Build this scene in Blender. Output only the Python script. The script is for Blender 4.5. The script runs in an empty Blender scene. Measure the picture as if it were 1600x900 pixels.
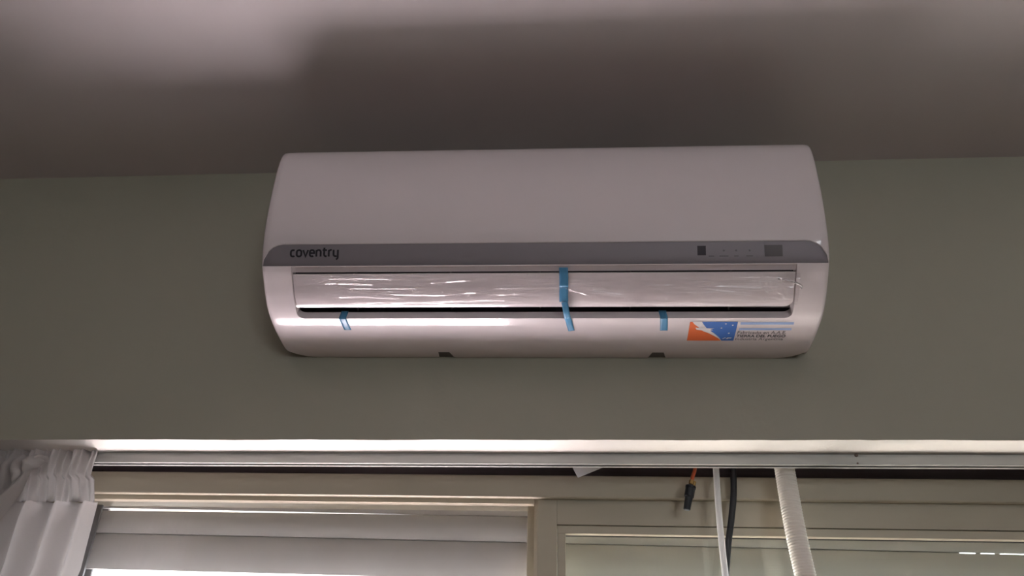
import bpy, math, random
import numpy as np
from mathutils import Matrix, Vector, noise
random.seed(7)
SC = bpy.context.scene
COL = SC.collection

# ------------------------------------------------------------------ camera
PITCH, YAW, ROLL = math.radians(30), math.radians(4.6), math.radians(1.9)
FPX = 1250.0
LOC = Vector((0, -1.13, 1.653))
fwd = Vector((-math.sin(YAW)*math.cos(PITCH), math.cos(YAW)*math.cos(PITCH), math.sin(PITCH)))
r0 = Vector((math.cos(YAW), math.sin(YAW), 0))
u0 = r0.cross(fwd)
RT = math.cos(ROLL)*r0 + math.sin(ROLL)*u0
UP = -math.sin(ROLL)*r0 + math.cos(ROLL)*u0
cd = bpy.data.cameras.new('camera')
cd.sensor_width = 36
cd.lens = FPX/1600*36
cd.clip_start = 0.02
cam = bpy.data.objects.new('camera', cd)
COL.objects.link(cam)
m = Matrix((RT, UP, -fwd)).transposed().to_4x4()
m.translation = LOC
cam.matrix_world = m
SC.camera = cam


def at(px, py, Y):
    """point of the place seen at a picture position, at depth Y behind the wall face"""
    d = fwd*FPX + RT*(px-800) + UP*(450-py)
    return LOC + d*((Y-LOC.y)/d.y)


# ------------------------------------------------------------------ world, sun, exposure
W = bpy.data.worlds.new('sky')
SC.world = W
W.use_nodes = True
bg = W.node_tree.nodes['Background']
bg.inputs[0].default_value = (0.90, 0.95, 1.0, 1)
bg.inputs[1].default_value = 2.35
sd = bpy.data.lights.new('sun', 'SUN')
sd.energy = 46.0
sd.angle = math.radians(0.6)
sd.color = (1.0, 0.97, 0.97)
sun = bpy.data.objects.new('sun', sd)
COL.objects.link(sun)
SUN_EL = math.radians(79.5)
sv = Vector((0.0, math.cos(SUN_EL), -math.sin(SUN_EL)))      # travelling out over the roof onto the balcony
sun.rotation_euler = sv.to_track_quat('-Z', 'Y').to_euler()
sun.location = (0, -1, 6)
vs = SC.view_settings
vs.view_transform = 'Standard'
vs.look = 'None'
vs.gamma = 1
vs.use_curve_mapping = False
vs.exposure = 1.86
SC.cycles.max_bounces = 14
SC.cycles.diffuse_bounces = 8
SC.cycles.transparent_max_bounces = 16
SC.cycles.sample_clamp_indirect = 25
SC.cycles.use_guiding = True


# ------------------------------------------------------------------ materials
def mat(name, col, rough=0.5, metal=0.0, spec=0.5, bump=0.0, bscale=40.0, mottle=0.0, mscale=6.0, coat=0.0,
        mix=None, stretch=(1, 1, 1)):
    M = bpy.data.materials.new(name)
    M.use_nodes = True
    nt = M.node_tree
    b = nt.nodes['Principled BSDF']
    b.inputs['Base Color'].default_value = (*col, 1)
    b.inputs['Roughness'].default_value = rough
    b.inputs['Metallic'].default_value = metal
    b.inputs['Specular IOR Level'].default_value = spec
    b.inputs['Coat Weight'].default_value = coat
    b.inputs['Coat Roughness'].default_value = 0.08
    if bump or mottle:
        tc = nt.nodes.new('ShaderNodeTexCoord')
        mp = nt.nodes.new('ShaderNodeMapping')
        mp.inputs['Scale'].default_value = stretch
        nt.links.new(tc.outputs['Object'], mp.inputs['Vector'])
    if bump:
        n = nt.nodes.new('ShaderNodeTexNoise')
        n.inputs['Scale'].default_value = bscale
        n.inputs['Detail'].default_value = 6
        bp = nt.nodes.new('ShaderNodeBump')
        bp.inputs['Strength'].default_value = bump
        bp.inputs['Distance'].default_value = 0.004
        nt.links.new(mp.outputs[0], n.inputs['Vector'])
        nt.links.new(n.outputs['Fac'], bp.inputs['Height'])
        nt.links.new(bp.outputs[0], b.inputs['Normal'])
    if mottle:
        n = nt.nodes.new('ShaderNodeTexNoise')
        n.inputs['Scale'].default_value = mscale
        n.inputs['Detail'].default_value = 5
        cr = nt.nodes.new('ShaderNodeValToRGB')
        c2 = mix or tuple(max(0, c*(1-mottle)) for c in col)
        cr.color_ramp.elements[0].position = 0.32
        cr.color_ramp.elements[1].position = 0.68
        cr.color_ramp.elements[0].color = (*c2, 1)
        cr.color_ramp.elements[1].color = (*col, 1)
        nt.links.new(mp.outputs[0], n.inputs['Vector'])
        nt.links.new(n.outputs['Fac'], cr.inputs[0])
        nt.links.new(cr.outputs[0], b.inputs['Base Color'])
    return M


def sheet_mat(name, tint, haze, haze_col, rough, f0=0.045, wrinkle=0.0, wscale=30.0, stretch=(1, 1, 1)):
    """thin clear sheet: passes light straight on, mirrors by Fresnel, with a little diffuse haze"""
    M = bpy.data.materials.new(name)
    M.use_nodes = True
    nt = M.node_tree
    nt.nodes.clear()
    out = nt.nodes.new('ShaderNodeOutputMaterial')
    tr = nt.nodes.new('ShaderNodeBsdfTransparent')
    tr.inputs[0].default_value = (*tint, 1)
    gl = nt.nodes.new('ShaderNodeBsdfGlossy')
    gl.inputs['Roughness'].default_value = rough
    df = nt.nodes.new('ShaderNodeBsdfDiffuse')
    df.inputs[0].default_value = (*haze_col, 1)
    fr = nt.nodes.new('ShaderNodeLayerWeight')          # Schlick: the same on both faces of the sheet
    fr.inputs['Blend'].default_value = 0.5
    pw = nt.nodes.new('ShaderNodeMath')
    pw.operation = 'POWER'
    pw.inputs[1].default_value = 5
    nt.links.new(fr.outputs['Facing'], pw.inputs[0])
    sc_ = nt.nodes.new('ShaderNodeMath')
    sc_.operation = 'MULTIPLY_ADD'
    sc_.inputs[1].default_value = 0.95
    sc_.inputs[2].default_value = f0
    nt.links.new(pw.outputs[0], sc_.inputs[0])
    m1 = nt.nodes.new('ShaderNodeMixShader')
    m2 = nt.nodes.new('ShaderNodeMixShader')
    tc = nt.nodes.new('ShaderNodeTexCoord')
    mp = nt.nodes.new('ShaderNodeMapping')
    mp.inputs['Scale'].default_value = stretch
    n = nt.nodes.new('ShaderNodeTexNoise')
    n.inputs['Scale'].default_value = wscale
    n.inputs['Detail'].default_value = 4
    nt.links.new(tc.outputs['Object'], mp.inputs[0])
    nt.links.new(mp.outputs[0], n.inputs['Vector'])
    mr = nt.nodes.new('ShaderNodeMapRange')
    mr.inputs[1].default_value = 0.35
    mr.inputs[2].default_value = 0.75
    mr.inputs[3].default_value = haze*0.4
    mr.inputs[4].default_value = haze*1.6
    nt.links.new(n.outputs['Fac'], mr.inputs[0])
    nt.links.new(mr.outputs[0], m1.inputs[0])
    nt.links.new(tr.outputs[0], m1.inputs[1])
    nt.links.new(df.outputs[0], m1.inputs[2])
    nt.links.new(sc_.outputs[0], m2.inputs[0])
    nt.links.new(m1.outputs[0], m2.inputs[1])
    nt.links.new(gl.outputs[0], m2.inputs[2])
    if wrinkle:
        bp = nt.nodes.new('ShaderNodeBump')
        bp.inputs['Strength'].default_value = wrinkle
        bp.inputs['Distance'].default_value = 0.003
        nt.links.new(n.outputs['Fac'], bp.inputs['Height'])
        nt.links.new(bp.outputs[0], gl.inputs['Normal'])
        nt.links.new(bp.outputs[0], fr.inputs['Normal'])
    nt.links.new(m2.outputs[0], out.inputs[0])
    return M


def cloth_mat(name, col, trans):
    M = bpy.data.materials.new(name)
    M.use_nodes = True
    nt = M.node_tree
    nt.nodes.clear()
    out = nt.nodes.new('ShaderNodeOutputMaterial')
    df = nt.nodes.new('ShaderNodeBsdfDiffuse')
    tl = nt.nodes.new('ShaderNodeBsdfTranslucent')
    mx = nt.nodes.new('ShaderNodeMixShader')
    mx.inputs[0].default_value = trans
    tc = nt.nodes.new('ShaderNodeTexCoord')
    wv = nt.nodes.new('ShaderNodeTexNoise')
    wv.inputs['Scale'].default_value = 300
    bp = nt.nodes.new('ShaderNodeBump')
    bp.inputs['Strength'].default_value = 0.15
    bp.inputs['Distance'].default_value = 0.001
    nt.links.new(tc.outputs['Object'], wv.inputs['Vector'])
    nt.links.new(wv.outputs['Fac'], bp.inputs['Height'])
    nt.links.new(bp.outputs[0], df.inputs['Normal'])
    for n in (df, tl):
        n.inputs[0].default_value = (*col, 1)
    nt.links.new(df.outputs[0], mx.inputs[1])
    nt.links.new(tl.outputs[0], mx.inputs[2])
    nt.links.new(mx.outputs[0], out.inputs[0])
    return M


M_wall = mat('green_grey_paint', (0.435, 0.422, 0.34), 0.7, bump=0.12, bscale=60, mottle=0.05, mscale=3)
M_ceil = mat('ceiling_paint', (0.575, 0.535, 0.54), 0.8, bump=0.1, bscale=50, mottle=0.03, mscale=3)
M_plaster = mat('white_reveal_plaster', (0.80, 0.77, 0.73), 0.75, bump=0.3, bscale=30, mottle=0.06, mscale=9)
M_room = mat('room_paint', (0.27, 0.26, 0.225), 0.8, mottle=0.04)
M_floor = mat('warm_parquet', (0.20, 0.125, 0.10), 0.4, mottle=0.25, mscale=5, stretch=(1, 6, 1))
M_balc = mat('pale_terrace_tile', (0.71, 0.635, 0.66), 0.6, mottle=0.08, mscale=8)
M_ext = mat('outside_render', (0.62, 0.60, 0.56), 0.85, mottle=0.06)
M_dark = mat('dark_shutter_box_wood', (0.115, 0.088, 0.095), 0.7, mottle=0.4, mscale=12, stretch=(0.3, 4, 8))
M_frame = mat('champagne_aluminium', (0.50, 0.45, 0.35), 0.42, metal=0.15, mottle=0.06, mscale=10, stretch=(.4, 4, 4))
M_slat = mat('beige_shutter_slat', (0.55, 0.525, 0.50), 0.5, mottle=0.10, mscale=7, stretch=(.5, 4, 4))
M_guide = mat('grey_shutter_guide', (0.17, 0.165, 0.17), 0.6)
M_gasket = mat('black_gasket', (0.03, 0.03, 0.03), 0.6)
M_glass2 = sheet_mat('dusty_green_glass', (0.86, 0.875, 0.84), 0.03, (0.5, 0.5, 0.47), 0.02, wscale=6, stretch=(1, 1, .35))
M_glass = sheet_mat('window_glass', (0.95, 0.95, 0.955), 0.035, (0.5, 0.5, 0.47), 0.02, wscale=6, stretch=(1, 1, .35))
M_rail = mat('grey_aluminium_rail', (0.42, 0.42, 0.405), 0.38, metal=0.35, mottle=0.08, mscale=14, stretch=(.5, 5, 5))
M_railin = mat('rail_slot', (0.05, 0.05, 0.055), 0.5)
M_cloth = cloth_mat('sheer_grey_white_cloth', (0.52, 0.49, 0.48), 0.28)
M_plastic = mat('white_abs_plastic', (0.75, 0.685, 0.70), 0.42, spec=0.3, coat=1.0)
M_silver = mat('silver_grey_lacquer', (0.275, 0.25, 0.275), 0.5, metal=0.15, spec=0.3)
M_cavity = mat('black_outlet_plastic', (0.030, 0.026, 0.036), 0.5)
M_shadowgap = mat('dark_grey_duct', (0.05, 0.045, 0.05), 0.5)
M_notch_shade = mat('notch_shade_grey', (0.12, 0.11, 0.105), 0.6)  # shade inside the clip notches, put into the colour
M_logo = mat('black_print', (0.018, 0.016, 0.022), 0.45)
M_sensor = mat('smoked_window', (0.06, 0.052, 0.062), 0.5, spec=0.2)
M_sensor2 = mat('receiver_window', (0.15, 0.14, 0.145), 0.5, spec=0.2)
M_icon = mat('grey_icon_print', (0.15, 0.135, 0.15), 0.45)
M_film = sheet_mat('clear_wrap_film', (0.985, 0.98, 0.985), 0.05, (0.8, 0.77, 0.79), 0.09, 0.085, wrinkle=0.10, wscale=26,
                   stretch=(1, 6, 6))
M_milky = sheet_mat('gathered_film', (0.9, 0.9, 0.9), 0.45, (0.85, 0.82, 0.84), 0.1, 0.085, wscale=40)
M_tape = mat('blue_adhesive_tape', (0.09, 0.30, 0.52), 0.35, coat=0.12)
M_orange = mat('orange_print', (0.80, 0.15, 0.03), 0.4)
M_blue = mat('blue_print', (0.035, 0.15, 0.52), 0.4)
M_lblue = mat('pale_blue_print', (0.32, 0.45, 0.74), 0.4)
M_white = mat('white_print', (0.80, 0.78, 0.79), 0.4)
M_text = mat('dark_text_print', (0.03, 0.03, 0.045), 0.5)
M_text2 = mat('grey_text_print', (0.12, 0.11, 0.125), 0.5)
M_wcable = mat('white_pvc', (0.82, 0.81, 0.83), 0.4)
M_bcable = mat('black_rubber', (0.016, 0.018, 0.024), 0.45)
M_hose = mat('ivory_corrugated_pvc', (0.86, 0.82, 0.77), 0.5)
for _m in (M_hose, M_wcable):                  # thin-walled pale plastic lets light bleed through
    _b = _m.node_tree.nodes['Principled BSDF']
    _b.inputs['Subsurface Weight'].default_value = 0.7
    _b.inputs['Subsurface Radius'].default_value = (1, 1, 1)
    _b.inputs['Subsurface Scale'].default_value = 0.012
M_copper = mat('orange_insulated_wire', (0.62, 0.12, 0.04), 0.4)
M_brass = mat('brass', (0.45, 0.28, 0.10), 0.35, metal=0.8)
M_paper = mat('white_card', (0.88, 0.87, 0.90), 0.6)
M_screw = mat('rusty_screw', (0.16, 0.11, 0.09), 0.6, metal=0.4)


# ------------------------------------------------------------------ helpers
def tag(o, label=None, cat=None, group=None, kind=None):
    for k, v in (('label', label), ('category', cat), ('group', group), ('kind', kind)):
        if v:
            o[k] = v
    return o


def empty(name, loc=(0, 0, 0), parent=None):
    o = bpy.data.objects.new(name, None)
    COL.objects.link(o)
    o.location = loc
    o.empty_display_size = 0.05
    o.parent = parent
    return o


def mesh(name, V, Fc, material, parent=None, smooth=None, origin=None):
    me = bpy.data.meshes.new(name)
    V = [tuple(v) for v in V]
    if origin is not None:
        V = [(v[0]-origin[0], v[1]-origin[1], v[2]-origin[2]) for v in V]
    me.from_pydata(V, [], Fc)
    me.validate()
    me.update()
    me.materials.append(material)
    if smooth is not None:
        for p in me.polygons:
            p.use_smooth = True
        me.set_sharp_from_angle(angle=math.radians(smooth))
    o = bpy.data.objects.new(name, me)
    COL.objects.link(o)
    if origin is not None:
        o.location = origin
    o.parent = parent
    return o


def boxgeo(lo, hi, V, Fc):
    b = len(V)
    V += [(x, y, z) for x in (lo[0], hi[0]) for y in (lo[1], hi[1]) for z in (lo[2], hi[2])]
    Fc += [tuple(b+i for i in f) for f in ((0, 1, 3, 2), (4, 6, 7, 5), (0, 4, 5, 1), (2, 3, 7, 6), (0, 2, 6, 4), (1, 5, 7, 3))]


def box(name, lo, hi, material, parent=None, bevel=0.0):
    V, Fc = [], []
    boxgeo(lo, hi, V, Fc)
    c = [(a+b)/2 for a, b in zip(lo, hi)]
    o = mesh(name, V, Fc, material, parent, origin=c)
    if bevel:
        md = o.modifiers.new('bevel', 'BEVEL')
        md.width = bevel
        md.segments = 2
    return o


def extrude_x(name, prof, x0, x1, material, parent=None, smooth=None, tilt=0.0, n=1):
    """closed (y,z) outline swept along x"""
    V, Fc, k = [], [], len(prof)
    for i in range(n+1):
        x = x0+(x1-x0)*i/n
        V += [(x, y, z+tilt*x) for y, z in prof]
    for i in range(n):
        for j in range(k):
            a, b = i*k+j, i*k+(j+1) % k
            Fc.append((a, b, b+k, a+k))
    Fc.append(tuple(range(k-1, -1, -1)))
    Fc.append(tuple(n*k+j for j in range(k)))
    return mesh(name, V, Fc, material, parent, smooth)


def smooth_path(pts, n=8):
    p = [np.array(q, float) for q in pts]
    out = []
    for i in range(len(p)-1):
        a, b, d, e = p[max(i-1, 0)], p[i], p[i+1], p[min(i+2, len(p)-1)]
        for k in range(n):
            t = k/n
            out.append(.5*((2*b)+(d-a)*t+(2*a-5*b+4*d-e)*t*t+(-a+3*b-3*d+e)*t**3))
    out.append(p[-1])
    return out


def tube(name, pts, rad, material, parent=None, seg=16, origin=None, smooth=50):
    """rad: number or a function of the ring index"""
    P = [Vector(p) for p in pts]
    V, Fc = [], []
    ref = Vector((0, 1, 0.01))
    for i, p in enumerate(P):
        t = (P[min(i+1, len(P)-1)]-P[max(i-1, 0)]).normalized()
        a = t.cross(ref).normalized()
        b = t.cross(a)
        r = rad(i) if callable(rad) else rad
        V += [p+(a*math.cos(2*math.pi*j/seg)+b*math.sin(2*math.pi*j/seg))*r for j in range(seg)]
    for i in range(len(P)-1):
        for j in range(seg):
            a, b = i*seg+j, i*seg+(j+1) % seg
            Fc.append((a, b, b+seg, a+seg))
    Fc.append(tuple(range(seg-1, -1, -1)))
    Fc.append(tuple((len(P)-1)*seg+j for j in range(seg)))
    return mesh(name, V, Fc, material, parent, smooth, origin)


# ------------------------------------------------------------------ room shell
RX0, RX1, RY0 = -2.3, 2.5, -4.6
OX0, OX1 = -1.02, 1.30                      # opening of the balcony window
SLOPE = 0.0056                              # the ceiling and lintel are not quite level


def zc(x):
    return 2.5572 + SLOPE*x


def zl(x):
    return 2.0492 + SLOPE*x


# ceiling slab / roof
V = []
for x in (RX0-.25, RX1+.25):
    V += [(x, RY0-.25, zc(x)), (x, 0.38, zc(x)), (x, RY0-.25, 2.78), (x, 0.38, 2.78)]
tag(mesh('ceiling', V, [(0, 1, 5, 4), (2, 6, 7, 3), (0, 4, 6, 2), (1, 3, 7, 5), (0, 2, 3, 1), (4, 5, 7, 6)], M_ceil), kind='structure')
tag(box('floor', (RX0-.25, RY0-.25, -.12), (RX1+.25, 0.30, 0), M_floor), kind='structure')
tag(box('wall_left', (RX0-.2, RY0, 0), (RX0, 0, zc(RX0)+.02), M_room), kind='structure')
tag(box('wall_right', (RX1, RY0, 0), (RX1+.2, 0, zc(RX1)+.02), M_room), kind='structure')
# wall facing the air conditioner, with an unseen window added to light the room
WX0, WX1, WZ0, WZ1 = .80, 2.10, 1.35, 2.25
V, Fc = [], []
boxgeo((RX0-.2, RY0-.2, 0), (WX0, RY0, 2.58), V, Fc)
boxgeo((WX1, RY0-.2, 0), (RX1+.2, RY0, 2.58), V, Fc)
boxgeo((WX0, RY0-.2, 0), (WX1, RY0, WZ0), V, Fc)
boxgeo((WX0, RY0-.2, WZ1), (WX1, RY0, 2.58), V, Fc)
tag(mesh('wall_front', V, Fc, M_room), kind='structure')
w2 = tag(empty('added_fill_window', ((WX0+WX1)/2, RY0-.1, WZ0)), 'unseen window added opposite the air conditioner for fill light', kind='structure')
xm = (WX0+WX1)/2
for x0, x1, z0, z1 in ((WX0, WX1, WZ0, WZ0+.05), (WX0, WX1, WZ1-.05, WZ1), (WX0, WX0+.05, WZ0+.05, WZ1-.05),
                       (WX1-.05, WX1, WZ0+.05, WZ1-.05), (xm-.03, xm+.03, WZ0+.05, WZ1-.05)):
    o = box('frame_bar', (x0, RY0-.13, z0), (x1, RY0-.08, z1), M_plaster, w2)
    o.location = Vector(o.location)-w2.location

# window wall: the lintel strip has a hand-painted lower edge
V, Fc = [], []
N = 260
xs = [OX0+(OX1-OX0)*i/N for i in range(N+1)]


def edge(x):
    return zl(x) + 0.0011*noise.noise(Vector((x*9, 3.1, 0))) + 0.0006*noise.noise(Vector((x*45, 1.1, 0)))


for x in xs:
    V += [(x, 0, edge(x)), (x, 0, zc(x)+.02), (x, 0.06, zc(x)+.02), (x, 0.06, zl(x)+.01)]
for i in range(N):
    a = i*4
    for j in range(4):
        Fc.append((a+j, a+4+j, a+4+(j+1) % 4, a+(j+1) % 4))
boxgeo((RX0-.2, 0, 0), (OX0, .38, zc(RX0)+.02), V, Fc)
boxgeo((OX1, 0, 0), (RX1+.2, .38, zc(OX1)+.02), V, Fc)
tag(mesh('wall_back', V, Fc, M_wall), kind='structure')

# white plaster underside of the lintel, in front of the shutter box
V, Fc = [], []
for x in xs:
    w = 0.0012*noise.noise(Vector((x*5, 8.8, 0)))
    V += [(x, 0.0, edge(x)), (x, 0.004, zl(x)-.0006+w*.4), (x, 0.04, zl(x)+w), (x, 0.082, zl(x)+.0008), (x, 0.082, zl(x)+.02)]
for i in range(N):
    for j in range(4):
        a = i*5+j
        Fc.append((a, a+1, a+6, a+5))
o = tag(mesh('trim_1', V, Fc, M_plaster, smooth=60), 'white plaster underside of the lintel above the curtain rail', kind='structure')

# shutter box above the window (dark inside) and the facade above the opening
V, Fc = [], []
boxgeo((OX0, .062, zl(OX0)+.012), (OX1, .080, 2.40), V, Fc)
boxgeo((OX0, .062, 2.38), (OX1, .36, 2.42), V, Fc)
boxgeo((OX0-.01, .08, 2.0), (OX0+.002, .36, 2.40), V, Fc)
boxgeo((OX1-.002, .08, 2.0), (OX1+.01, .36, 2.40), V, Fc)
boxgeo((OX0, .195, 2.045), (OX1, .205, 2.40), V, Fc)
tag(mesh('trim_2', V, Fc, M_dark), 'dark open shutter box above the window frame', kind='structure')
tag(box('wall_outer', (OX0-.01, .335, 2.075), (OX1+.01, .38, 2.60), M_ext), kind='structure')

# the balcony outside
tag(box('balcony_floor', (-3.2, .30, -.14), (3.4, 1.72, -.02), M_balc), kind='structure')
tag(box('balcony_parapet', (-3.2, 1.60, -.02), (3.4, 1.72, .85), M_ext), 'low rendered parapet of the balcony outside', kind='structure')

tag(box('added_sun_limit_wall', (-1.60, .38, -.02), (-1.50, 1.60, 2.0), M_ext), 'unseen wall added to bound the sunlit balcony patch', kind='structure')  # unseen wall, added to end the sunlit floor patch on the left
tag(box('added_shade_slab', (-.30, .38, 2.62), (3.4, 1.75, 2.74), M_ext), 'unseen slab added to shade part of the balcony floor', kind='structure')  # unseen slab, added to keep the sun off the right of the balcony

# ------------------------------------------------------------------ window
win = tag(empty('window_1', (0, .16, 0)), 'beige aluminium sliding window frame under the curtain rail', kind='structure')


def wbox(name, lo, hi, material=M_frame, bevel=0.0012, parent=None):
    o = box(name, lo, hi, material, None, bevel)
    p = parent or win
    o.parent = p
    off = Vector(p.location)
    if p.parent:
        off += p.parent.location
    o.location = Vector(o.location)-off
    return o


zh0 = at(700, 775.5, .16).z                  # underside of the frame head
zh1 = at(700, 741, .16).z
wbox('frame_head', (OX0, .16, zh0), (OX1, .172, zh1), bevel=.002)
wbox('frame_head_rear', (OX0, .172, zh0+.003), (OX1, .30, zh1-.002))
wbox('frame_jamb', (OX0, .16, .03), (OX0+.06, .30, zh0), bevel=.002)
wbox('frame_jamb', (OX1-.06, .16, .03), (OX1, .30, zh0), bevel=.002)
wbox('frame_sill', (OX0, .13, 0), (OX1, .32, .03), bevel=.002)


def sash(name, x0, x1, y0, y1, ztop, zrail, wl, wr, bead, pane_y, chamfer):
    s = empty(name, (x0, y0-.16, 0.03), win)
    z0 = .032
    # outer members with mitre-free butt joints
    k = chamfer
    V, Fc = [], []
    pr = [(x0+k, y0), (x0+wl, y0), (x0+wl, y1), (x0, y1), (x0, y0+k)]
    for z in (z0, ztop):
        V += [(x, y, z) for x, y in pr]
    n = len(pr)
    for j in range(n):
        Fc.append((j, (j+1) % n, n+(j+1) % n, n+j))
    Fc += [tuple(range(n-1, -1, -1)), tuple(range(n, 2*n))]
    o = mesh('stile', V, Fc, M_frame, s)
    o.location = -(Vector(win.location)+Vector(s.location))
    wbox('stile', (x1-wr, y0, z0), (x1, y1, ztop), parent=s)
    wbox('top_rail', (x0+wl, y0+.0003, zrail), (x1-wr, y1, ztop), parent=s, bevel=.0006)
    wbox('bottom_rail', (x0+wl, y0+.0003, z0), (x1-wr, y1, z0+.09), parent=s)
    xa, xb = x0+wl, x1-wr
    if bead:
        g = .0012
        wbox('glazing_bead', (xa+g, y0+.0012, zrail-bead), (xb-g, pane_y-.003, zrail-g), parent=s, bevel=.0008)
        wbox('glazing_bead', (xa+g, y0+.0012, z0+.09+g), (xa+bead, pane_y-.003, zrail-bead), parent=s, bevel=.0008)
        wbox('glazing_bead', (xb-bead, y0+.0012, z0+.09+g), (xb-g, pane_y-.003, zrail-bead), parent=s, bevel=.0008)
        wbox('gasket', (xa+bead-.001, pane_y-.003, zrail-bead-.0012), (xb-bead, pane_y-.0005, zrail-bead), M_gasket, 0, s)
    wbox('pane', (xa, pane_y, z0+.09), (xb, pane_y+.0008, zrail), M_glass2 if bead else M_glass, 0, s)
    return s


YS = .175
xs0 = at(835, 790, YS).x
sash('sash', xs0, OX1-.03, YS, YS+.028, zh0+.012, at(1100, 822.5, YS).z, at(870, 850, YS).x-xs0, .05,
     at(1100, 822.5, YS).z-at(1100, 836.5, YS).z, YS+.017, .006)
wbox('frame_stop', (OX0+.06, YS, at(700, 786, YS).z), (xs0-.001, YS+.015, zh0+.006), bevel=.0008)
YL = .212
xl1 = at(840, 850, YL).x
sash('sash', OX0+.03, xl1, YL, YL+.026, zh0+.03, at(400, 780.5, YL).z, .06, xl1-at(823.5, 850, YL).x, 0, YL+.013, .001)

# ------------------------------------------------------------------ roller shutters, slat by slat
YR = .262


def slat_mesh(name, x0, x1, z0, z1, ztopl=None, slots=()):
    """one bowed shutter slat with a rolled lower hook; its top left corner may sag"""
    zl_ = z1 if ztopl is None else ztopl
    pr = []
    for k in range(9):
        t = k/8
        pr.append((-.0045*math.sin(math.pi*t)**.7, t))
    V, Fc = [], []
    fr_ = [i/8 for i in range(9)]
    for a, b in slots:
        fr_ += [a, a+.001, b-.001, b]
    fr_ = sorted(fr_)
    nx = len(fr_)-1
    for i in range(nx+1):
        f = fr_[i]
        x = x0+(x1-x0)*f
        zt = zl_+(z1-zl_)*min(1, f*4)
        # interlocking tongue behind the next slat, cut out at the vent slots
        tg = 0 if (ztopl is not None and f < .27) or any(a < f < b for a, b in slots) else .0045
        for y, t in pr:
            V.append((x, y, z0+(zt-z0)*t))
        V += [(x, .0046, zt), (x, .0046, zt+tg), (x, .0062, zt+tg)]
        for y, t in pr[::-1]:
            V.append((x, .0062, z0+(zt-z0)*t))
    k = 2*len(pr)+3
    for i in range(nx):
        for j in range(k):
            a, b = i*k+j, i*k+(j+1) % k
            Fc.append((a, b, b+k, a+k))
    Fc.append(tuple(range(k-1, -1, -1)))
    Fc.append(tuple(nx*k+j for j in range(k)))
    return mesh(name, V, Fc, M_slat, None, 40).data


def shutter(label, x0, x1, zs, tilt, sag=None, slots=None):
    """zs: list of (lower, upper) heights of the slats"""
    r = empty('roller_shutter', (x0, YR, zs[0][0]))
    tag(r, label, 'shutter')
    r.rotation_euler.y = tilt
    cache = {}
    for i, (a, b) in enumerate(zs):
        key = round(b-a, 4) if not (sag and i == sag[0]) else 'sag'
        if slots and i == slots[0]:
            key = 'slots'
        if key not in cache:
            me = slat_mesh('slat', 0, x1-x0, 0, b-a, (b-a-sag[1]) if key == 'sag' else None, slots[1] if key == 'slots' else ())
            tmp = bpy.data.objects[[o.name for o in bpy.data.objects if o.data == me][0]]
            bpy.data.objects.remove(tmp)
            cache[key] = me
        s = bpy.data.objects.new('slat', cache[key])
        COL.objects.link(s)
        s.parent = r
        s.location = (0, 0, a-zs[0][0])
    return r


G = .0022
xg0, xg1 = at(128, 888, YR).x, at(826, 860, YR).x
zb, zj, zt = at(128, 888, YR).z, at(128, 831.5, YR).z, at(128, 794, YR).z
P = zj-zb
zsl = [(zb, zj-G), (zj, zt)]
z = zt+.0012
while z < 2.34:
    zsl.append((z, min(z+P, 2.36)-G))
    z += P
xe = OX1-.05


def fpos(px):
    return (at(px, 874, YR).x-xg0)/(xe-xg0)


# light comes in above the sagging second slat and through three vent slots at the far right of the joint below it
shutter('beige roller shutter behind the sliding window, daylight showing under its lowest slat', xg0, xe, zsl, .0075, (1, .0035),
        (0, ((fpos(1502), fpos(1530)), (fpos(1535), fpos(1560)), (fpos(1565), fpos(1640)))))
for nm, x0, x1 in (('shutter_guide', OX0+.06, xg0+.012), ('shutter_guide', OX1-.07, OX1-.04)):
    wbox(nm, (x0, YR-.012, .03), (x1, YR-.007, 2.02), M_guide, .001)
    wbox(nm, (x0, YR+.012, .03), (x1, YR+.018, 2.02), M_guide, .001)

# ------------------------------------------------------------------ curtain rail
RY = .061
zr = at(700, 722, RY).z                        # lower edge of the front web
rail = tag(empty('curtain_rail', (0, RY, zl(0))), 'long grey aluminium curtain rail fixed under the white lintel', 'curtain rail')
T = .0048


def rpart(name, prof, material, smooth=None):
    o = extrude_x(name, [(y-RY, z-zl(0)) for y, z in prof], OX0+.005, OX1-.005, material, rail, smooth, tilt=T)
    return o


zt_ = zl(0)-.0002
rpart('rail_web', [(RY, zr), (RY+.0015, zr), (RY+.0015, zt_-.0015), (RY+.0165, zt_-.0015), (RY+.0165, zr), (RY+.018, zr), (RY+.018, zt_), (RY, zt_)], M_rail)
rpart('rail_lip', [(RY-.0006, zr-.0012), (RY+.0052, zr-.0012), (RY+.0052, zr+.0004), (RY-.0006, zr+.0004)], M_rail)
rpart('rail_lip', [(RY+.0125, zr-.0012), (RY+.0186, zr-.0012), (RY+.0186, zr+.0004), (RY+.0125, zr+.0004)], M_rail)
rpart('rail_slot', [(RY+.0052, zr+.003), (RY+.0125, zr+.003), (RY+.0125, zr+.005), (RY+.0052, zr+.005)], M_railin)
for px, py, r in ((1338, 711.5, .0026), (1340, 724, .0014)):
    p = at(px, py, RY-.0006)
    pts = [(p.x, RY-.0014, p.z), (p.x, RY+.0004, p.z)]
    o = tube('screw', [Vector(q)-rail.location for q in pts], r, M_screw, rail, 10)

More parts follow.
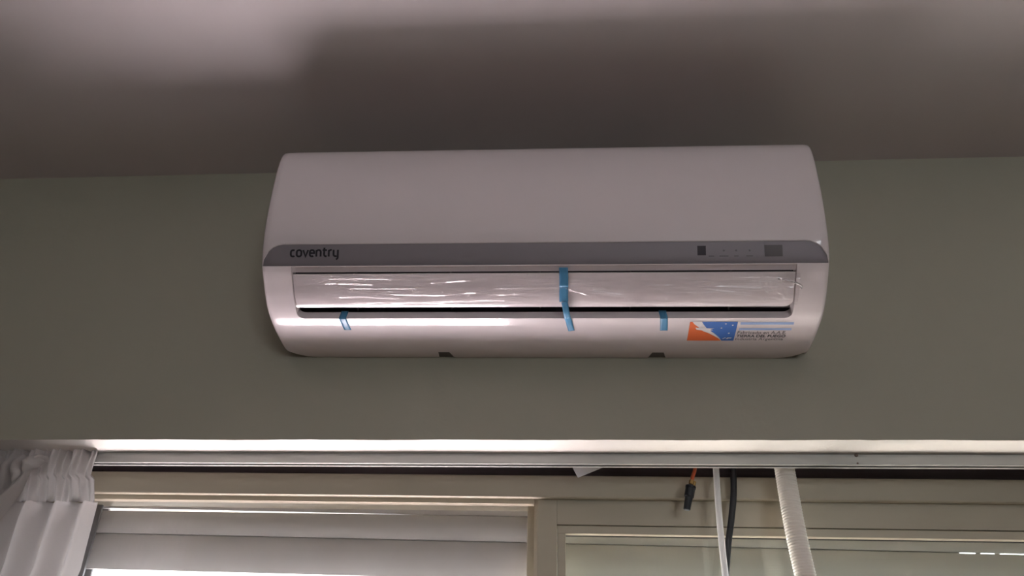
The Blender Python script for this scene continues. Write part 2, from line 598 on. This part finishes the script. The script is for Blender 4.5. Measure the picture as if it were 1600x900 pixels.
# ------------------------------------------------------------------ air conditioner
AC = empty('air_conditioner', (-.041, 0, 2.180))
tag(AC, 'white wall split air conditioner with silver band and film-wrapped louver', 'air conditioner')
AC.rotation_euler.y = .0036
PR = [(0, .002), (.02, .000), (.045, .001), (.078, .0052), (.105, .0115), (.125, .0197), (.142, .0318), (.157, .046),
      (.170, .059), (.180, .074), (.190, .105), (.196, .153), (.197, .198), (.194, .238), (.188, .259), (.176, .271),
      (.155, .276), (.10, .276), (0, .276)]
CV = np.array(smooth_path(PR, 12))
SV = np.r_[0, np.cumsum(np.hypot(*np.diff(CV, axis=0).T))]
TV = np.gradient(CV, SV, axis=0)
S_END = SV[-1]
HW, FR = .400, .007


def SF(x, s, off=0.0):
    d = np.interp(s, SV, CV[:, 0])
    h = np.interp(s, SV, CV[:, 1])
    td = np.interp(s, SV, TV[:, 0])
    th = np.interp(s, SV, TV[:, 1])
    l = math.hypot(td, th) or 1
    return (x, -(d+off*th/l), h-off*td/l)


FIL = [(math.sin(math.radians(a)), 1-math.cos(math.radians(a))) for a in (90, 68, 45, 22)]


def columns(inner):
    c = [(-(HW-FR+FR*s), -FR*k) for s, k in FIL]
    return c+[(x, 0) for x in inner]+[(-x, k) for x, k in c[::-1]]


def lin(a, b, n):
    return [a+(b-a)*i/n for i in range(n+1)]


def skin(cols, lo, hi, n, V, Fc, off=0.0):
    """quads between the s-limits lo(x), hi(x)"""
    base = len(V)
    for x, k in cols:
        a, b = lo(x), hi(x)
        V += [SF(x, a+(b-a)*j/n, off+k) for j in range(n+1)]
    for i in range(len(cols)-1):
        for j in range(n):
            a = base+i*(n+1)+j
            Fc.append((a, a+n+1, a+n+2, a+1))


S_BB, S_BT, S_TOP = .1945, .2272, .452
H0, H1, HX, HR = .1112, .1930, .3555, .010      # outlet opening

# body: lower chassis with the outlet opening, end caps, top and back
V, Fc = [], []
notches = ((-.150, .0135), (.1765, .0135))


def s_back(x):
    e = max(0, (abs(x)-.352)/.048)
    v = .0005+.034*e*e
    for c, w in notches:
        if abs(x-c) < w-.005+1e-6:
            v = .024
    return v


def lower_edge(x):
    q = HX-abs(x)
    return H0 + (HR-math.sqrt(max(0, HR*HR-(HR-q)**2)) if q < HR else 0)


nx = []
for c, w in notches:
    nx += [c-w, c-w+.005, c+w-.005, c+w]
side = lin(HX, HW-FR, 5)
cl = columns([])[:4]+[(-x, 0) for x in side[::-1]]
skin(cl, s_back, lambda x: S_BB, 46, V, Fc)
skin([(-x, k) for x, k in cl[::-1]], s_back, lambda x: S_BB, 46, V, Fc)
arc = [HX-HR+HR*math.sin(math.radians(a)) for a in (0, 20, 40, 60, 75, 90)]
mid = sorted(set([-x for x in arc]+arc+nx+lin(-.32, .32, 16)))
skin([(x, 0) for x in mid], s_back, lower_edge, 30, V, Fc)
skin([(x, 0) for x in mid], lambda x: H1, lambda x: S_BB, 2, V, Fc)
# opening rim: the wall turns inwards, square to the skin
rim = [(x, lower_edge(x)) for x in mid]
RD = .0125
b = len(V)
for x, s in rim:
    V += [SF(x, s), SF(x, s, -.0012), SF(x, s+.0012, -RD)]
for i in range(len(rim)-1):
    for j in range(2):
        a = b+i*3+j
        Fc.append((a, a+1, a+4, a+3))
for sg in (-1, 1):
    b = len(V)
    for s in lin(H0+HR, H1, 20):
        V += [SF(sg*HX, s), SF(sg*(HX-.0015), s, -RD)]
    for i in range(20):
        a = b+i*2
        Fc.append((a, a+1, a+3, a+2) if sg > 0 else (a, a+2, a+3, a+1))
b = len(V)
for x in mid:
    V += [SF(x, H1), SF(x, H1-.0005, -.0028), SF(x, H1-.0088, -.0048)]
for i in range(len(mid)-1):
    for j in range(2):
        a = b+i*3+j
        Fc.append((a, a+3, a+4, a+1))
# rear part of the top
skin(columns(lin(-.38, .38, 4)), lambda x: S_TOP, lambda x: S_END, 6, V, Fc)
# end caps
for sg in (-1, 1):
    b = len(V)
    ring = [SF(sg*HW, s, -FR) for s in lin(s_back(HW), S_END, 90)]
    ring += [(sg*HW, 0, ring[-1][2]), (sg*HW, -.002, ring[0][2])]
    V += ring
    f = tuple(range(b, b+len(ring)))
    Fc.append(f if sg < 0 else f[::-1])
# mounting plate at the back
boxgeo((-.385, -.012, .012), (.385, -.0005, .262), V, Fc)
mesh('body', V, Fc, M_plastic, AC, 38)
for c, w in notches:                           # dark blocks set in the two clip notches to stand for their shade
    box('notch_shade', (c-w, -.030, .003), (c+w, -.0006, .011), M_notch_shade, AC)

# dark duct behind the opening
V, Fc = [], []
hh = [(x, 0) for x in (-.365, -.2, 0, .2, .365)]
skin(hh, lambda x: H0-.012, lambda x: H1+.0005, 16, V, Fc, -.034)
for sg in (-1, 1):
    b = len(V)
    for s in lin(H0-.012, H1+.0005, 16):
        V += [SF(sg*.365, s, -.006), SF(sg*.365, s, -.034)]
    for i in range(16):
        a = b+2*i
        Fc.append((a, a+1, a+3, a+2))
for s0 in (H0-.012, H1+.0005):
    b = len(V)
    for x, _ in hh:
        V += [SF(x, s0, -.006), SF(x, s0, -.034)]
    for i in range(len(hh)-1):
        a = b+2*i
        Fc.append((a, a+1, a+3, a+2))
duct = mesh('air_duct', V, Fc, M_cavity, AC, 30)
for x in (-.27, -.13, .0, .13, .27):          # guide vanes deep in the duct
    V, Fc = [], []
    b = 0
    for s in lin(H0, H1-.01, 8):
        V += [SF(x, s, -.033), SF(x, s, -.016), SF(x+.0016, s, -.016), SF(x+.0016, s, -.033)]
    for i in range(8):
        for j in range(3):
            a = i*4+j
            Fc.append((a, a+1, a+5, a+4))
    mesh('guide_vane', V, Fc, M_shadowgap, duct)

# front panel wraps over the band's rounded upper corners
BR = .030


def panel_low(x):
    q = (HW-.0025)-abs(x)
    if q >= BR:
        return S_BT
    q = max(q, 0)
    return S_BT-(BR-math.sqrt(max(0, BR*BR-(BR-q)**2)))*(S_BT-S_BB+.0)/BR


V, Fc = [], []
inner = sorted(set([sg*(HW-.0025-BR+BR*math.sin(math.radians(a))) for sg in (-1, 1) for a in (0, 15, 30, 45, 58, 68)]+lin(-.36, .36, 12)))
inner = [x for x in inner if abs(x) < HW-FR-.0003]
cols = columns(inner)
skin(cols, panel_low, lambda x: S_TOP, 56, V, Fc)
b = len(V)                                     # folded lower edge
for x, k in cols:
    s = panel_low(x)
    V += [SF(x, s, k), SF(x, s-.0012, k-.0008), SF(x, s-.0008, k-.0045)]
for i in range(len(cols)-1):
    for j in range(2):
        a = b+i*3+j
        Fc.append((a, a+1, a+4, a+3))
mesh('front_panel', V, Fc, M_plastic, AC, 35)

# silver band
V, Fc = [], []
cb = columns(lin(-.385, .385, 10))
skin(cb, lambda x: S_BB, lambda x: S_BT+.002, 10, V, Fc, -.0016)
b = len(V)
for x, k in cb:
    V += [SF(x, S_BB, k-.0016), SF(x, S_BB-.0006, k-.005)]
for i in range(len(cb)-1):
    a = b+2*i
    Fc.append((a, a+1, a+3, a+2))
band = mesh('display_band', V, Fc, M_silver, AC, 35)


def decal(name, polys, material, parent, off, dense=True):
    """flat outlines given in (x, s) laid on the skin"""
    V, Fc = [], []
    for pl in polys:
        b = len(V)
        V += [SF(x, s, off) for x, s in pl]
        Fc.append(tuple(range(b, b+len(pl))))
    return mesh(name, V, Fc, material, parent)


def rect_skin(name, x0, x1, s0, s1, material, parent, off, n=8, m=2):
    V, Fc = [], []
    skin([(x, 0) for x in lin(x0, x1, m)], lambda x: s0, lambda x: s1, n, V, Fc, off)
    return mesh(name, V, Fc, material, parent, 60)


# maker's name on the band, drawn in strokes
def stroke(pts, w, closed=False):
    P = [Vector((p[0], p[1])) for p in pts]
    n = len(P)
    L, R = [], []
    for i in range(n):
        a = P[(i-1) % n] if (closed or i) else P[i]
        b = P[(i+1) % n] if (closed or i < n-1) else P[i]
        d1 = (P[i]-a).normalized() if (P[i]-a).length else (b-P[i]).normalized()
        d2 = (b-P[i]).normalized() if (b-P[i]).length else d1
        t = (d1+d2).normalized()
        nrm = Vector((-t.y, t.x))
        c = max(.5, nrm.dot(Vector((-d1.y, d1.x))))
        L.append(P[i]+nrm*w/2/c)
        R.append(P[i]-nrm*w/2/c)
    q = []
    for i in range(n if closed else n-1):
        j = (i+1) % n
        q.append([tuple(R[i]), tuple(R[j]), tuple(L[j]), tuple(L[i])])
    return q


def arcp(cx, cy, rx, ry, a0, a1, n=10):
    return [(cx+rx*math.cos(math.radians(a0+(a1-a0)*i/n)), cy+ry*math.sin(math.radians(a0+(a1-a0)*i/n))) for i in range(n+1)]


GL = {
    'c': [(arcp(.36, .62, .26, .30, 50, 180, 8)+arcp(.36, .36, .26, .30, 180, 315, 8), 0)],
    'o': [(arcp(.36, .64, .28, .28, 0, 180, 10)+arcp(.36, .34, .28, .28, 180, 360, 10), 1)],
    'v': [([(.04, .92), (.34, .06), (.64, .92)], 0)],
    'e': [([(.10, .50), (.62, .50)]+arcp(.36, .64, .26, .28, 10, 180, 8)+arcp(.36, .36, .26, .30, 180, 310, 8), 0)],
    'n': [([(.10, .04), (.10, .92)], 0), (arcp(.36, .62, .26, .30, 180, 0, 8)+[(.62, .04)], 0)],
    't': [([(.20, 1.22), (.20, .36)]+arcp(.42, .34, .22, .28, 180, 280, 6)+[(.52, .06)], 0), ([(.0, .90), (.52, .90)], 0)],
    'r': [([(.10, .04), (.10, .92)], 0), (arcp(.36, .62, .26, .30, 180, 70, 6), 0)],
    'y': [([(.10, .92), (.10, .40)]+arcp(.36, .34, .26, .28, 180, 300, 6), 0), ([(.62, .92), (.62, -.08)]+arcp(.36, -.08, .26, .26, 0, -80, 6), 0)],
}
word, x0, hgt, pen = 'coventry', -.3575, .0112, 0.0
adv = {'c': .74, 'o': .82, 'v': .76, 'e': .80, 'n': .84, 't': .66, 'r': .58, 'y': .74}
polys = []
tot = sum(adv[c] for c in word)
kx = .0715/tot
for ch in word:
    for pts, closed in GL[ch]:
        for q in stroke(pts, .23, closed):
            polys.append([(x0+(pen+x)*kx, .2078+y*hgt*.98) for x, y in q])
    pen += adv[ch]
decal('lettering', polys, M_logo, band, -.0012)
rect_skin('indicator_window', .2205, .2322, .2062, .2198, M_sensor, band, -.0012)
rect_skin('receiver_window', .3120, .3362, .2042, .2204, M_sensor2, band, -.0012)
for i, xc in enumerate((.2395, .2565, .2735, .2915)):
    w = (.0036, .0062, .0030, .0046)[i]
    rect_skin('icon_caption', xc-w, xc+w, .2043, .2057, M_icon, band, -.0012, 1, 1)
    q = [[(xc+.0012*math.cos(t*math.pi/3+i)*(1.0+.6*(t % 2)), .2128+.0016*math.sin(t*math.pi/3+i)) for t in range(6)]]
    if i:
        decal('icon', q, M_icon, band, -.0012)

# louver with its clear wrapping
V, Fc = [], []
F0, F1, FX = .1300, .1822, .3535


def flap_low(x):
    q = FX-abs(x)
    r = .011
    return F0+(r-math.sqrt(max(0, r*r-(r-q)**2)) if q < r else 0)


fc = sorted(set([sg*(FX-.011+.011*math.sin(math.radians(a))) for sg in (-1, 1) for a in (0, 25, 45, 65, 80, 90)]+lin(-.33, .33, 12)))
def flap_off(s):
    """the louver's lower half rolls back into the opening"""
    q = max(0, F0+.024-s)
    return .0006-6.5*q*q


def flap_skin(lo, dz):
    base = len(V)
    for x in fc:
        for j in range(25):
            s = lo(x)+(F1-lo(x))*j/24
            V.append(SF(x, s, flap_off(s)+dz))
    for i in range(len(fc)-1):
        for j in range(24):
            a = base+i*25+j
            Fc.append((a, a+25, a+26, a+1))


flap_skin(flap_low, 0)
n1 = len(V)
flap_skin(lambda x: flap_low(x)+.0004, -.005)
k = 25
for i in range(len(fc)-1):
    a, c = i*k, n1+i*k
    Fc.append((a, c, c+k, a+k))
    a, c = i*k+24, n1+i*k+24
    Fc.append((a, a+k, c+k, c))
for i in (0, len(fc)-1):
    for j in range(24):
        a, c = i*k+j, n1+i*k+j
        Fc.append((a, a+1, c+1, c))
flap = mesh('louver', V, Fc, M_plastic, AC, 35)


rnd = random.Random(21)


def cw(a, b):
    w_ = rnd.uniform(a, b)
    return w_, w_*rnd.uniform(.35, .95)


CREASE = []                                    # (x0, s0, x1, s1, half width, height)
for i in range(78):                            # long near-level creases, mostly on the left
    xa_ = rnd.uniform(-.35, -.02) if i < 54 else rnd.uniform(.05, .30)
    ln = rnd.uniform(.04, .16)
    sa = F0+(F1-F0)*rnd.uniform(.04, .94)
    CREASE.append((xa_, sa, xa_+ln, sa+rnd.uniform(-.006, .005), *cw(.0011, .0022)))
for sg in (-1, 1):                             # folds gathered under the tape
    for i in range(7):
        ln = rnd.uniform(.03, .13)
        sa = F0+(F1-F0)*(.62+rnd.uniform(-.06, .06))
        CREASE.append((.036, sa, .036+sg*ln, sa+rnd.uniform(-.018, .018), *cw(.0013, .0024)))
for i in range(12):                            # twisted bunch at the right end
    xa_, sa = rnd.uniform(.295, .345), F0+(F1-F0)*rnd.uniform(.25, .9)
    an = rnd.uniform(-1.1, -.35)
    ln = rnd.uniform(.015, .04)
    CREASE.append((xa_, sa, min(.357, xa_+ln*math.cos(an)), max(F0, sa+ln*math.sin(an)), *cw(.0013, .0024)))
for q in ((.300, .1755, .322, .150), (.332, .168, .343, .139), (.338, .150, .333, .138), (.305, .1775, .358, .1665), (.22, .160, .30, .150)):
    CREASE.append((*q, .0016, .0017))
FXA = np.linspace(-.3555, .3600, 620)
FSN = 84
TT = np.linspace(0, 1, FSN+1)
EE = np.clip((FXA-.22)/.13, 0, 1)
LO = F0-.0012-.0075*EE*np.exp(-((FXA-.325)/.06)**2)
SS = LO[:, None]+(F1-.001-LO[:, None])*TT[None, :]
XX = np.repeat(FXA[:, None], FSN+1, 1)
OFF = np.zeros_like(XX)
for xa_, sa, xb_, sb_, hw_, hh_ in CREASE:
    dx, ds = xb_-xa_, sb_-sa
    l2 = dx*dx+ds*ds
    u = ((XX-xa_)*dx+(SS-sa)*ds)/l2
    dist = np.hypot(XX-xa_-np.clip(u, 0, 1)*dx, SS-sa-np.clip(u, 0, 1)*ds)
    OFF += hh_*np.exp(-(dist/hw_)**2)*np.clip(4*u*(1-u), 0, 1)**.5*(u > 0)*(u < 1)
V, Fc = [], []
for i, x in enumerate(FXA):
    for j in range(FSN+1):
        sp, t = SS[i, j], TT[j]
        w = math.sin(math.pi*t)**.5 if 0 < t < 1 else 0
        v = .0005*noise.noise(Vector((x*9+2*t, t*5.0, 1.3)))+.0003*noise.noise(Vector((x*30, t*9.0, 4.3)))
        of = flap_off(sp)+.0009+w*(v+OFF[i, j]) if sp > F0 else flap_off(F0)+.0006-.9*(F0-sp)
        of += .003*max(0, (x-.352)/.008)*math.exp(-((t-.72)/.12)**2)
        V.append(SF(x, sp, of))
for i in range(len(FXA)-1):
    for j in range(FSN):
        a = i*(FSN+1)+j
        Fc.append((a, a+FSN+1, a+FSN+2, a+1))
mesh('wrapping_film', V, Fc, M_film, flap, 70)
tag(bpy.data.objects['wrapping_film'], 'crinkled clear plastic film over the louver')
# the film's twisted end curls past the right end of the louver
pts = smooth_path([SF(.330, .1735, .0022), SF(.345, .1705, .0028), SF(.355, .1675, .0036), SF(.3605, .1645, .0045), SF(.3625, .1615, .0045), SF(.3612, .1598, .0035)], 6)
tube('film_curl', pts, .0013, M_milky, flap, 8)


# blue tapes
def tape(path, w, label=None, straight=False):
    """path: list of (x, s, off)"""
    P = smooth_path(path, 6)
    V, Fc = [], []
    for i, (x, s, of) in enumerate(P):
        a, b = P[max(i-1, 0)], P[min(i+1, len(P)-1)]
        tx, ts = b[0]-a[0], b[1]-a[1]
        l = math.hypot(tx, ts) or 1
        nxv, nsv = -ts/l, tx/l
        if straight or abs(nxv) < .5:
            nxv, nsv = 1, 0
        if nxv < 0:
            nxv, nsv = -nxv, -nsv
        for f in (-.5, -.2, .2, .5):
            V.append(SF(x+nxv*w*f, s+nsv*w*f, of))
    for i in range(len(P)-1):
        for j in range(3):
            a = i*4+j
            Fc.append((a, a+4, a+5, a+1))
    o = mesh('tape', V, Fc, M_tape, AC, 60)
    md = o.modifiers.new('thick', 'SOLIDIFY')
    md.thickness = .00025
    if label:
        o['label'] = label
    return o


tape([(.0352, .1905, .0008), (.0352, .184, .0022), (.0354, .176, .0030), (.0354, .166, .0046), (.0354, .162, .0036), (.0352, .150, .0034), (.0354, .1415, .0042)],
     .0125, 'blue tape strip across the louver')
tape([(.0362, .1418, .0050), (.0374, .136, .0060), (.0390, .126, .0075), (.0405, .117, .0070), (.0422, .108, .0030), (.0436, .098, .0016), (.0462, .0862, .0020)],
     .0092, 'loose blue tape tail')
tape([(-.2880, .1130, -.0150), (-.2884, .1124, -.0085), (-.2890, .1120, -.0045), (-.2891, .1112, .0003), (-.2884, .1085, .0004), (-.2872, .0975, .0004), (-.2860, .0868, .0004)], .0108, None, True)
tape([(.1765, .1130, -.0150), (.1768, .1124, -.0085), (.1774, .1120, -.0045), (.1776, .1112, .0003), (.1778, .1085, .0004), (.1786, .0975, .0004), (.1794, .0850, .0004)], .0108, None, True)

# origin sticker
OFS = .0003
stk = rect_skin('sticker', .2140, .3615, .0590, .1058, M_plastic, AC, OFS, 10, 4)
stk['label'] = 'printed sticker with orange and blue flag and lettering'
X0, X1, Sb, St = .2150, .2822, .0604, .1045


def fl(u, v):
    """flag coordinates: u 0..1 left to right, v 0..1 top to bottom (slanted sides)"""
    return (X0+(X1-X0)*u, St+(Sb-St)*v)


def poly_grid(name, outline, material, off, nv=10):
    """fill between left(v) and right(v) edges, so that the print follows the curve"""
    V, Fc = [], []
    rows = lin(0, 1, nv)
    for v in rows:
        a, b = outline(v)
        V += [SF(*fl(a, v), off), SF(*fl(b, v), off)]
    for i in range(nv):
        a = 2*i
        Fc.append((a, a+2, a+3, a+1))
    return mesh(name, V, Fc, material, stk)


def ip(v, tab):
    return float(np.interp(v, [t[0] for t in tab], [t[1] for t in tab]))


EO = [(0, .05), (.12, .10), (.25, .19), (.34, .24), (.46, .30), (.58, .44), (.72, .56), (.86, .66), (1, .735)]
EB = [(0, .25), (.12, .29), (.25, .345), (.34, .39), (.46, .47), (.58, .55), (.72, .63), (.86, .70), (1, .740)]
poly_grid('white_field', lambda v: (.02, .74), M_white, .0005, 12)
poly_grid('orange_field', lambda v: (0, ip(v, EO)), M_orange, .0007, 24)
poly_grid('blue_field', lambda v: (ip(v, EB), 1), M_blue, .0007, 24)
bird = [(.13, .27), (.27, .29), (.38, .30), (.53, .31), (.45, .36), (.52, .40), (.42, .43), (.30, .42), (.16, .37)]
decal('bird', [[fl(*p) for p in bird]], M_white, stk, .0011)
for u, v in ((.755, .09), (.905, .15), (.68, .29), (.86, .56)):
    decal('star', [[fl(u+.024*math.cos(a*math.pi/5+.3)*(1 if a % 2 else .6), v+.036*math.sin(a*math.pi/5+.3)*(1 if a % 2 else .6)) for a in range(10)]], M_white, stk, .0011)
sig = [[(.74, .88), (.80, .80), (.83, .80), (.77, .88)], [(.82, .88), (.86, .80), (.95, .81), (.93, .85), (.88, .85), (.86, .88)]]
for q in sig:
    decal('emblem', [[fl(*p) for p in q]], M_white, stk, .0011)
rect_skin('stripe', .2862, .3605, .0985, .1036, M_lblue, stk, .0006, 2, 2)
rect_skin('stripe', .2860, .3595, .0862, .0908, M_lblue, stk, .0006, 2, 2)


def text_on(body, x0, s0, width, height, material, parent, off, shear=0.0, bold=0.0, name='lettering'):
    cu = bpy.data.curves.new('tmp', 'FONT')
    cu.body = body
    cu.offset = bold
    cu.shear = shear
    cu.resolution_u = 3
    ob = bpy.data.objects.new('tmp', cu)
    COL.objects.link(ob)
    dg = bpy.context.evaluated_depsgraph_get()
    me = ob.evaluated_get(dg).to_mesh()
    vs_ = [tuple(v.co) for v in me.vertices]
    fs_ = [tuple(p.vertices) for p in me.polygons]
    bpy.data.objects.remove(ob)
    bpy.data.curves.remove(cu)
    xm = max(v[0] for v in vs_)
    xn = min(v[0] for v in vs_)
    V = [SF(x0+(v[0]-xn)/(xm-xn)*width, s0+v[1]*height/.70, off) for v in vs_]
    return mesh(name, V, fs_, material, parent)


text_on('Fabricado en A.A.E.', .2850, .0775, .0690, .0070, M_text2, stk, .0007, bold=.006)
text_on('TIERRA DEL FUEGO', .2846, .0695, .0700, .0060, M_text, stk, .0007, bold=.026)
text_on('Industria Argentina', .2846, .0618, .0680, .0060, M_text2, stk, .0007, bold=.006)

# ------------------------------------------------------------------ things hanging from the shutter box
def hang(px, Y):
    return [tuple(at(x, y, yy)) for x, y, yy in px]


def hung(name, label, cat, pts, rad, material, seg=14, n=10):
    P = smooth_path(pts, n)
    return tag(tube(name, P, rad, material, None, seg, origin=P[-1]), label, cat)


top = at(1118, 722, .122)
P = [(top.x, .124, 2.20), (top.x, .123, 2.10)]+hang([(1118.5, 731, .122), (1121, 770, .120), (1124.5, 815, .117), (1130, 870, .113), (1133.5, 900, .110), (1140, 960, .106)], 0)
P += [(P[-1][0]+.003, .10, 1.5), (P[-1][0]+.008, .10, 1.05)]
hung('white_cable', 'thin white electric cable hanging below the rail beside the black one', 'cable', P, .0049, M_wcable)
t2 = at(1145, 722, .140)
P = [(t2.x, .142, 2.20), (t2.x, .141, 2.10)]+hang([(1145, 731, .140), (1146.5, 765, .140), (1143.5, 805, .139), (1138, 850, .138), (1134, 900, .137), (1131, 960, .136)], 0)
P += [(P[-1][0]-.002, .134, 1.5), (P[-1][0]+.006, .13, 1.1)]
hung('black_cable', 'black rubber cable hanging just behind the white cable', 'cable', P, .0050, M_bcable)
t3 = at(1225, 722, .115)
P = [(t3.x-.012, .116, 2.25), (t3.x-.004, .115, 2.12)]+hang([(1225.5, 731, .115), (1233, 775, .112), (1242, 825, .108), (1250, 863, .105), (1258.5, 900, .102), (1272, 960, .098)], 0)
P += [(P[-1][0]+.030, .092, 1.55), (P[-1][0]+.05, .09, 1.15)]
SPn = smooth_path(P, 40)
# resample to even rib spacing
L = np.r_[0, np.cumsum([np.linalg.norm(SPn[i+1]-SPn[i]) for i in range(len(SPn)-1)])]
NR = int(L[-1]/.00105)
A = np.array(SPn)
hp = [tuple(np.interp(L[-1]*i/NR, L, A[:, k]) for k in range(3)) for i in range(NR+1)]
tag(tube('drain_hose', hp, lambda i: .0150+(.0004 if (i // 2) % 2 else -.0003), M_hose, None, 18, origin=hp[-1], smooth=30),
    'thick ivory ribbed drain hose slanting down in front of the window', 'hose')

# capped copper-coloured lead
con = tag(empty('capped_wire', at(1075, 797, .125)), 'orange wire with brass nut and black end cap hanging under the rail', 'wire')


def cpart(name, px, rads, material, seg=12):
    P = [at(x, y, .125)-con.location for x, y in px]
    # subdivide so that every radius has its ring
    return tube(name, P, (lambda i: rads[i]), material, con, seg, smooth=30)


q = at(1087, 722, .125)
o = tube('wire', [Vector(p)-con.location for p in smooth_path([(q.x+.008, .128, 2.19), (q.x+.003, .126, 2.08), tuple(at(1086, 732, .125)), tuple(at(1082.5, 744, .125)), tuple(at(1081, 754, .125))], 6)],
         .0029, M_copper, con, 12)
cpart('brass_nut', [(1081.6, 750), (1081.3, 751), (1080.2, 756.5), (1080, 757)], [.003, .0046, .0046, .0036], M_brass, 6)
wb = at(1086.5, 754, .121)-con.location
a, b2 = at(1083.5, 753, .121)-con.location, at(1085.5, 760, .121)-con.location
tube('brass_tab', [at(1085.8, 752.5, .121)-con.location, at(1083.5, 761.5, .121)-con.location], .0022, M_brass, con, 6)
cap = [(1079.6, 759), (1079.5, 759.6), (1078.9, 763), (1078.7, 763.4), (1077.3, 772), (1076.6, 776), (1076.3, 777.5), (1075.6, 781), (1073.6, 793), (1073.2, 796), (1073.1, 797)]
cpart('end_cap', cap, [.0070, .0082, .0082, .0076, .0076, .0076, .0062, .0058, .0055, .0055, .0046], M_bcable, 14)

# corner of white card poking out of the box
A1, B1, C1 = at(892, 726, .118), at(903, 746.5, .112), at(958, 724, .120)
D1 = Vector((A1.x+.05, .122, 2.13))
V = [A1, B1, C1, Vector((C1.x+.03, .124, 2.10)), D1]
nrm = Vector((0, .0016, .0004))
V2 = V+[v+nrm for v in V]
n = len(V)
Fc = [tuple(range(n)), tuple(range(2*n-1, n-1, -1))]+[(i, n+i, n+(i+1) % n, (i+1) % n) for i in range(n)]
tag(mesh('white_card', V2, Fc, M_paper, origin=tuple(B1)), 'corner of a white card poking down behind the curtain rail', 'card')


# ------------------------------------------------------------------ curtains
def cloth(name, rows, cols, fn, parent, origin):
    V, Fc = [], []
    for i in range(rows+1):
        for j in range(cols+1):
            V.append(Vector(fn(j/cols, i/rows))-Vector(origin))
    for i in range(rows):
        for j in range(cols):
            a = i*(cols+1)+j
            Fc.append((a, a+1, a+cols+2, a+cols+1))
    o = mesh(name, V, Fc, M_cloth, parent, 80)
    return o


def nz(a, b, c=0.0):
    return noise.noise(Vector((a, b, c)))


# rear panel: runs under the rail to the window edge
ZR = zr+.012
xR = at(152, 724, .055).x
xRs = at(149, 782, .05).x
xRb = at(120, 890, .05).x
zSe, zB9 = at(140, 783, .05).z, at(120, 890, .05).z
xL = -1.00
cr_ = tag(empty('curtain', (xR-.08, .06, .06)), 'gathered pale curtain panel ending at the bright window gap', 'curtain')


def right_edge(z):
    if z >= zSe:
        t = (z-zSe)/(ZR-zSe)
        return xRs+(xR-xRs)*t-.008*math.sin(math.pi*min(1, t*1.05))*(1 if t > .5 else .2)
    t = (zSe-z)/(zSe-zB9)
    return xRs+(xRb-xRs)*(t**1.15) if t < 1 else xRb-.06*(1-math.exp(-(t-1)*.35))


def header_r(u, v):
    z = ZR+(zSe-ZR)*v
    xr = right_edge(z)
    x = xL+(xr-xL)*u
    pl = .0045*math.sin(u*130+nz(u*14, 0)*4)*(1-.5*v)+.004*math.sin(u*47+1)+.003*nz(u*40, v*3)
    z += .004*nz(u*30, 2.0)*(1-v)
    return (x, .050+pl+.006*v-.02*max(0, u-.95)*4*v, z)


def body_r(u, v):
    z = zSe+(.06-zSe)*v**1.6
    xr = right_edge(z)
    x = xL+(xr-xL)*u
    w = min(1, v*14)
    ph = u*38+nz(u*3, z*.8)*1.2
    am = .004+.012*w
    y = .056+am*math.sin(ph)+.004*nz(u*16, z*3.0)*w - .004*(1-w)*math.sin(u*75)
    return (x+.004*math.cos(ph)*w*(1-u), y, z)


cloth('header', 14, 320, header_r, cr_, cr_.location)
cloth('drape', 70, 220, body_r, cr_, cr_.location)
cloth('header_seam', 2, 320, lambda u, v: (header_r(u, .985)[0], header_r(u, .985)[1]-.0012, header_r(u, .985)[2]-.001+.0022*(v-.5)), cr_, cr_.location)

# front panel: slipped off its hooks, the ruffled heading droops over the rear panel
cf = tag(empty('curtain', (-.93, .02, .06)), 'ruffled curtain end drooping in front at the left edge', 'curtain')
pr_ = at(80, 732, .028)
pl_ = at(-60, 712, .012)


def header_f(u, v):
    # u from the hidden left to the right tip, v from the frilled top edge to the gather line
    xt = pl_.x+(pr_.x-pl_.x)*u
    zt0 = pl_.z+(pr_.z+.012-pl_.z)*u
    drop = .056*(1-u**2.2)+.014
    ph = u*44+nz(u*7, v*1.6)*2.0
    fr = math.sin(ph)
    # frill stands out in the middle of the band and is pinched at the gather line
    bell = .30+.70*math.sin(math.pi*min(1, .15+v*.85))**1.2
    y = .018-.004*u-.015*fr*bell-.006*math.sin(math.pi*v)+.003*nz(u*30, v*6)
    x = xt-.022*v*u**3-.004*math.cos(ph)*bell
    z = zt0-drop*v+.004*math.sin(ph+.9)*(1-v)
    return (x, y, z)


def body_f(u, v):
    hx, hy, hz = header_f(u, 1.0)
    z = hz+(.06-hz)*v**1.7
    dz = hz-z
    lean = -.46*min(dz, .16)*(.45+.55*u)-.10*(1-math.exp(-max(0, dz-.16)*3))*u
    ph = u*34+nz(u*4, dz*2)*1.5
    w = min(1, dz/.03)
    y = hy*(1-w)+w*(.018+.013*math.sin(ph)+.004*nz(u*18, z*5))
    return (hx+lean, y, z)


cloth('header', 22, 200, header_f, cf, cf.location)
cloth('drape', 60, 160, body_f, cf, cf.location)
